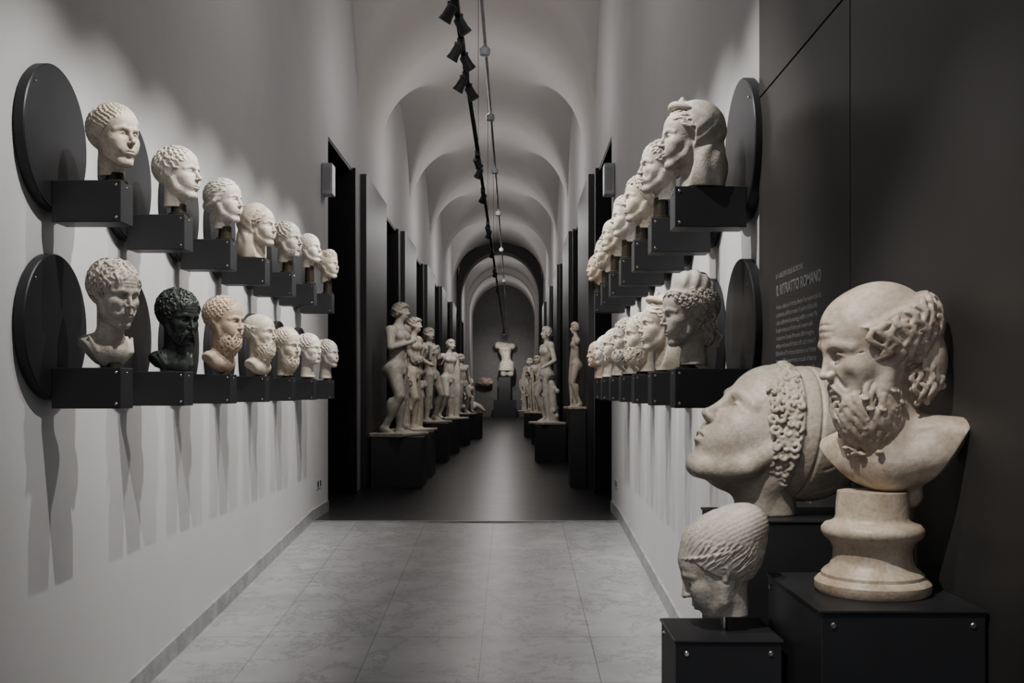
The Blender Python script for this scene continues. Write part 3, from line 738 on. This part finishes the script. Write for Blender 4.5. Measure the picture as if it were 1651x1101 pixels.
# ------------------------------------------------------------------ statues
def statue(seed,m=1,arms='down',head=True,trunk=True,drape=0,h=.0064,sway=.03,legs=True,cloak=False):
    rng=np.random.default_rng(seed)
    V=Vol((-.17,-.27,-.005),(.24,.27,1.03),h)
    s0=sway*m; tz=.012
    V.ell((0,s0,.52),(.06,.085,.058),.04); V.ell((0,s0*.6,.60),(.048,.066,.085),.04)
    V.ell((0,0,.72),(.058,.09,.092),.05); V.poly([(-.005,-.08,.80+tz*m),(-.005,.08,.80-tz*m)],.034,.04)
    for s in(-1,1):
        V.ell((.04,s*.04,.745),(.028,.045,.034),.025); V.ell((0,s*.107,.79-tz*m*s),(.036,.037,.04),.03); V.ell((-.04,s*.042+s0,.49),(.045,.045,.05),.03)
        V.ell((.045,s*.018+s0*.6,.63),(.012,.02,.05),.02)
        V.poly([(.035,s*.07+s0*.8,.56),(.05,s*.02+s0,.49)],.005,.015,'s')
    V.poly([(.045,0,.72),(.055,s0*.5,.60)],.004,.015,'s')
    if head:
        V.poly([(-.005,0,.81),(.01,-.008*m,.88)],[.032,.028],.03)
        hc=np.array([.014,-.016*m,.932]); V.ell(hc,(.049,.040,.055),.015); V.ell(hc+(.018,0,-.026),(.031,.029,.038),.02)
        V.poly([hc+(.046,0,.01),hc+(.056,0,-.012)],[.006,.009],.01)
        for s in(-1,1): V.ell(hc+(.05,s*.016,.006),(.01,.011,.008),.008,'s')
        V.poly([hc+(.048,.012,-.030),hc+(.048,-.012,-.030)],.003,.006,'s')
        for u in fib(90):
            if (u[0]<.45 and u[2]>-.45) or u[2]>.55: V.ell(hc+u*np.array([.056,.050,.062])+(-.004,0,.004)+rng.normal(size=3)*.002,(.0145,.0145,.0145),.004)
    if legs:
        V.poly([(0,-.043*m+s0,.50),(.012,-.05*m+s0,.285),(-.008,-.05*m+s0*.7,.055)],[.058,.037,.023],.03)
        V.ell((-.012,-.05*m+s0,.21),(.035,.033,.07),.03); V.ell((.03,-.05*m+s0,.29),(.02,.022,.022),.015)
        V.poly([(-.015,-.05*m+s0*.7,.035),(.065,-.058*m+s0*.7,.025)],[.024,.018],.02)
        V.poly([(0,.045*m+s0,.50),(.065,.08*m+s0,.30),(-.03,.095*m+s0,.075)],[.056,.036,.023],.03)
        V.ell((.01,.09*m+s0,.225),(.034,.032,.065),.03)
        V.poly([(-.045,.095*m+s0,.06),(.03,.115*m+s0,.025)],[.023,.018],.02)
        V.ell((.052,s0,.475),(.018,.016,.024),.015)
    else:
        for s in(-1,1): V.poly([(0,s*.045+s0,.50),(.01,s*.05+s0,.36)],[.056,.046],.03)
    def arm(s,el,ha):
        sh=(0,s*.112,.79); V.poly([sh,el,ha],[.033,.025,.017],.018)
        d=nrm(np.array(ha)-np.array(el)); c=np.array(ha)+d*.02; V.ell(c,(.018,.016,.02),.01)
        sd=nrm(np.cross(d,[1.,0.2,0.1]))
        for j,l in enumerate((.024,.03,.028,.02)):
            b0=c+sd*(.007*(j-1.5)); V.poly([b0,b0+d*l*.7+np.array([.004,0,0]),b0+d*l+np.array([.01,0,0])],[.006,.0055,.005],.003)
        V.poly([c,c+sd*.018+d*.008],[.006,.005],.004)
    if arms=='down':
        arm(m,(-.01,.155*m,.64),(.03,.165*m,.51)); arm(-m,(-.02,-.16*m,.65),(.07,-.16*m,.60))
    elif arms=='hold':
        arm(m,(.0,.155*m,.65),(.09,.08*m,.68)); arm(-m,(.0,-.16*m,.66),(.12,-.13*m,.71))
        V.poly([(.13,-.14*m,.66),(.14,-.15*m,.80)],[.018,.022],.01)
    elif arms=='hip':
        arm(m,(-.03,.18*m,.66),(.03,.10*m,.56)); arm(-m,(.0,-.15*m,.65),(.02,-.15*m,.52))
    elif arms=='stub':
        for s in(-1,1): V.poly([(0,s*.112,.79),(-.005,s*.145,.70)],[.036,.03],.02)
    elif arms=='chest':
        arm(m,(.02,.15*m,.66),(.085,.02*m,.70)); arm(-m,(-.01,-.16*m,.65),(.06,-.12*m,.56))
        for u in fib(40): V.ell(np.array([.085,-.10*m,.57])+u*np.array([.035,.045,.035]),(.014,.014,.014),.006)
    if trunk:
        V.poly([(-.03,-.13*m,.0),(-.02,-.125*m,.2),(-.01,-.10*m,.42)],[.055,.04,.034],.02)
        for j in range(14): V.ell((-.02+rng.normal()*.025,-.13*m+rng.normal()*.025,.03+.028*j),(.022,.022,.028),.010)
    for j in range(drape):
        t=j/max(1,drape-1); y=(-.02-.14*t)*m; x=-.05+.09*math.sin(3*t)
        V.poly([(x*.6,-.10*m-.02*t*m,.80-.1*t),(x,y-.02*m,.6),(x+.02,y-.01*m,.35),(x+.01*math.sin(j),y+.01,.03)],[.016,.019,.02,.018],.008)
    if cloak:
        for j in range(9):
            t=j/8; y=-.13+.26*t
            V.poly([(-.02,y*.7,.83),(-.07,y*.9,.70),(-.075+.01*math.sin(j*2.3),y,.45),(-.06,y*1.05,.18+.04*math.sin(j*1.7))],[.016,.018,.02,.017],.012)
        V.poly([(.02,-.10*m,.79),(.05,-.02*m,.77),(.03,.09*m,.81)],[.02,.024,.02],.01)
    if legs: V.bx((-.13,-.2,0),(.13,.2,.028),.01)
    return V
def place(V,x,y,z,size,yaw,mat,label,name='marble_statue',g=1.10):
    vv,q=V.mesh(); vv=vv*np.array([g,g,1.0]); o,zb=sculpt(name,vv,q,size,Rmat(yaw,0),mat,(x,y,z)); o.location.z=z+.0005
    tag(o,label,'statue'); return o
PG='corridor plinths'
def pl(x0,x1,y0,dep,h,lab='low anthracite box plinth on dark corridor floor'):
    plinth('statue_plinth',(x0,y0,0.0005),(x1,y0+dep,h),lab,PG,False,M_panel)
pl(-1.69,-1.07,12.5,.68,.60); place(statue(1,-1,'chest'),-1.40,12.86,.60,1.62,-20,S_grey,'cream marble nude youth statue holding fruit beside tree trunk',g=1.16)
pl(-1.69,-1.07,14.0,.66,.60); place(statue(2,-1,'down'),-1.36,14.3,.60,1.54,-20,S_cream,'cream marble nude youth statue leaning on support')
pl(-1.69,-1.05,17.0,.66,.62); place(statue(3,1,'hold',cloak=True),-1.38,17.35,.62,1.56,-35,S_grey,'marble cloaked youth statue raising one forearm')
pl(-1.60,-1.0,19.3,.60,.62); place(statue(4,-1,'stub',drape=7),-1.19,19.6,.62,1.48,-40,S_white,'marble draped statue fragment with missing forearms')
pl(-1.50,-.92,22.4,.62,.64); place(statue(5,1,'down',drape=2),-1.12,22.7,.64,1.30,-50,S_grey,'marble nude statue with hanging cloak')
pl(-1.40,-.75,25.4,.66,.62)
pl(.36,.86,17.0,.64,.60); place(statue(7,-1,'down'),.56,17.32,.60,1.60,-160,S_white,'white marble nude male statue with lowered arms',g=1.0)
pl(.40,.85,22.6,.55,.66); place(statue(8,1,'hold',drape=4,cloak=True),.56,22.9,.66,1.25,-120,S_cream,'cream marble draped statue holding attribute')
pl(.28,.73,26.4,.6,.62); place(statue(9,1,'hip',drape=3),.46,26.7,.62,1.35,-110,S_white,'white marble nude statue with cloak over arm')
pl(.68,.875,12.55,.5,.93,'tall narrow anthracite plinth by the portal'); place(statue(11,1,'none',trunk=False,drape=6,sway=.015),.765,12.80,.93,1.05,-172,S_cream,'cream marble small draped figure on tall plinth',g=.9)
# crouching figure
V=Vol((-.3,-.3,0),(.5,.3,.75),.011)
V.ell((0,0,.12),(.2,.2,.12),.03); V.poly([(-.02,0,.2),(-.03,0,.36),(.04,0,.52)],[.10,.085,.10],.05); V.ell((.09,.02,.65),(.055,.045,.065),.02)
for u in fib(60):
    if u[2]>-.2 and u[0]<.6: V.ell(np.array([.085,.02,.655])+u*np.array([.058,.05,.065]),(.014,.014,.014),.006)
V.poly([(0,-.07,.2),(.24,-.10,.33),(.26,-.09,.06)],[.075,.05,.03],.03); V.poly([(0,.08,.2),(.25,.12,.14),(.42,.12,.05)],[.075,.05,.03],.03)
V.poly([(.26,-.09,.04),(.34,-.09,.03)],[.03,.022],.02)
V.poly([(.04,-.12,.52),(.12,-.16,.38),(.23,-.11,.36)],[.04,.03,.024],.02); V.poly([(.02,.12,.52),(-.03,.18,.36),(-.05,.16,.2)],[.04,.03,.024],.02)
place(V,-1.10,25.7,.62,1.15,-50,S_white,'small white marble seated nude figure on rock',g=1)
# end wall torso with stand
st=boxes('torso_stand',[((-.62,46.0,0),(-.10,46.18,1.75)),((-.85,45.9,0),(.15,46.3,.75))],M_panel)
tag(st,'tall dark slab stand carrying marble torso','stand')
V=statue(20,1,'none',head=False,trunk=False,h=.009,legs=False)
for s in(-1,1): V.ell((0,s*.112,.78),(.042,.035,.04),.02)
for j in range(12):
    a=-1.4+2.8*j/11; V.poly([(.055*math.cos(a),.085*math.sin(a)+.02,.52),(.07*math.cos(a),.10*math.sin(a)+.02,.42)],[.013,.016],.008)
o=place(V,-.35,46.08,1.75,2.9,-85,S_grey,'white marble headless cuirassed torso on dark stand','marble_torso',g=1.05); o.location.z=1.75
def frag(seed,x,y,z,rx,ry,rz,mat,lab):
    rng=np.random.default_rng(seed); V=Vol((-1.2*rx,-1.2*ry,-1.2*rz),(1.2*rx,1.2*ry,1.2*rz),max(rx,rz)/22)
    V.ell((0,0,0),(rx*.8,ry*.8,rz*.75),.05)
    for j in range(16): V.ell((rng.uniform(-.6,.6)*rx,rng.uniform(-.7,.2)*ry,rng.uniform(-.6,.6)*rz),(rx*.3,ry*.4,rz*.3),.05)
    vv,q=V.mesh(); o,zb=sculpt('relief_fragment',vv,q,1,np.eye(3),mat,(x,y,z)); tag(o,lab,'sculpture')
    s=box('wall_mount',(x-.05,y,z-.05),(x+.05,ZEND-.001,z+.05),M_panel); child(s,o)
frag(1,-1.20,46.5,1.52,.42,.25,.26,S_red,'reddish weathered stone relief fragment on end wall mount')
frag(2,.50,46.4,1.35,.3,.25,.55,S_grey,'grey weathered marble figure fragment near end wall')
print('statues',time.time()-T0)

# ------------------------------------------------------------------ small fittings
for side in('left','right'):
    x=XL if side=='left' else XR; sg=1 if side=='left' else -1
    e=empty('wall_control_box',(x,9.95,3.0))
    a,b=sorted([x+sg*.001,x+sg*.10]); child(box('box_body',(a,9.80,2.98),(b,9.98,3.27),M_white,.008),e)
    a,b=sorted([x+sg*.03,x+sg*.08]); child(box('front_grille',(a,9.795,3.02),(b,9.80,3.23),M_pipe,.001),e)
    tag(e,'pale plastic box fitted high on wall beside portal','control box')
    for j in range(2):
        yy=9.55+.12*j; a,b=sorted([x+sg*.001,x+sg*.008])
        e=empty('power_socket',(x,yy,.27)); child(box('socket_plate',(a,yy,.26),(b,yy+.08,.34),M_white,.002),e)
        a,b=sorted([x+sg*.008,x+sg*.010]); child(box('socket_insert',(a,yy+.015,.275),(b,yy+.065,.325),M_lampg,.001),e)
        tag(e,'small white socket plate low on wall','socket')
# ceiling track
TX,TZ=-.365,3.62
t=box('lighting_track',(TX-.018,1.0,TZ),(TX+.018,46.0,TZ+.035),M_trackm); tag(t,'long black lighting track hung below vault','lighting track')
for k in range(11):
    yy=2.5+4.3*k
    r=lathe('suspension_rod',[(.0025,0),(.0025,2.1)],M_trackm,(TX,yy,TZ+.035),8); child(r,t)
PX=-.215
pp=lathe('ceiling_conduit',[(.012,1.0),(.012,46.5)],M_pipe,(PX,0,3.84),12,'y'); tag(pp,'long white conduit pipe running under vault','pipe')
for yy in(8.1,10.05,12.5,15.5,19.5,25):
    e=empty('smoke_detector',(PX,yy,3.74)); child(lathe('detector_cup',[(.022,-.04),(.038,-.032),(.042,.015),(.015,.04)],M_white,(PX,yy,3.76),20),e)
    child(lathe('drop_stem',[(.005,0),(.005,.03)],M_pipe,(PX,yy,3.798),10),e)
    tag(e,'white cup-shaped detector hanging from vault','smoke detector','detectors along corridor')
SPG='spotlights on ceiling track'
def spot(y0,tgts,power,deg=34,blend=.85,rad=.03,col=(1,.97,.93)):
    if not isinstance(tgts,list): tgts=[tgts]
    e=empty('track_spotlight',(TX,y0,TZ-.001))
    b=box('track_adapter',(TX-.026,y0-.09,TZ-.06),(TX+.026,y0+.09,TZ-.002),M_lampg,.004); child(b,e)
    for ti,tgt in enumerate(tgts):
        off=0 if len(tgts)==1 else (-.035,.035)[ti]
        s=Vector((TX+off,y0+off*3.2,TZ-.115)); d=(Vector(tgt)-s).normalized()
        q=d.to_track_quat('Z','Y')
        hs=lathe('lamp_housing',[(.022,-.055),(.032,-.049),(.035,.022),(.042,.050),(.042,.055)],M_lampg,s,24)
        hs.rotation_mode='QUATERNION'; hs.rotation_quaternion=q; child(hs,e)
        x0,x1=sorted([TX,s.x]); y=box('pivot_arm',(x0-.008,s.y-.008,TZ-.11),(x1+.008,s.y+.008,TZ-.04),M_lampg); child(y,e)
        ld=bpy.data.lights.new('spot_beam','SPOT'); ld.energy=power; ld.spot_size=math.radians(deg); ld.spot_blend=blend; ld.shadow_soft_size=rad; ld.color=col
        lo=bpy.data.objects.new('spot_beam',ld); COL.objects.link(lo); lo.location=s+d*.075+d*rad; lo.rotation_mode='QUATERNION'; lo.rotation_quaternion=d.to_track_quat('-Z','Y'); child(lo,e)
    tag(e,'grey cylindrical track spotlight under black track','spotlight',SPG)
for i in range(7):
    y0=YLs[i]-.42
    spot(y0,[(-1.72,YLs[i]+.02,1.40),(.90,YRs[i]+.02,1.40)],158,60,1.0,.014)
# foreground pieces
spot(1.0,(.74,2.3,1.15),225,28,.8,.02)
spot(1.8,(.64,2.75,.9),115,30,.9,.02)
# corridor statues
for k,(x,y) in enumerate([(-1.35,12.8),(-1.3,14.3),(-1.3,17.3),(-1.2,19.6),(-1.1,22.7),(-1.1,25.7),(.55,17.3),(.6,22.9),(.5,26.7),(.75,12.8)]):
    spot(y-1.4-(.5 if x>0 else 0),(x,y,1.4),90,36,.8)
spot(43.5,(-.35,46.1,2.2),75,46,1)
spot(42.5,(-.35,46.9,1.6),230,70,1)
def glow(x,y,z,p,r=.3,col=(1,.965,.945)):  # unseen point light added to brighten vault and corridor, has no fixture
    ld=bpy.data.lights.new('fill_light','POINT'); ld.energy=p; ld.shadow_soft_size=r; ld.color=col
    lo=bpy.data.objects.new('fill_light',ld); COL.objects.link(lo); lo.location=(x,y,z)
for y,p in((6.5,14),(10.5,24),(14.5,33),(19.0,35),(24.0,36),(29.5,36),(37.5,30),(44,26)): glow(xc,y,4.1,p)
# world
w=bpy.data.worlds.new('w'); scene.world=w; w.use_nodes=True
w.node_tree.nodes['Background'].inputs[0].default_value=(.94,.95,1,1); w.node_tree.nodes['Background'].inputs[1].default_value=.56
# camera
cd=bpy.data.cameras.new('camera'); cam=bpy.data.objects.new('camera',cd); COL.objects.link(cam)
cam.location=(0,0,EYE); cam.rotation_euler=(math.pi/2,0,0); cd.sensor_width=36; cd.lens=36*F/1651
cd.shift_x=(825.5-827)/1651; cd.shift_y=(630-550.5)/1651; cd.clip_end=200
scene.camera=cam
print('total',time.time()-T0)
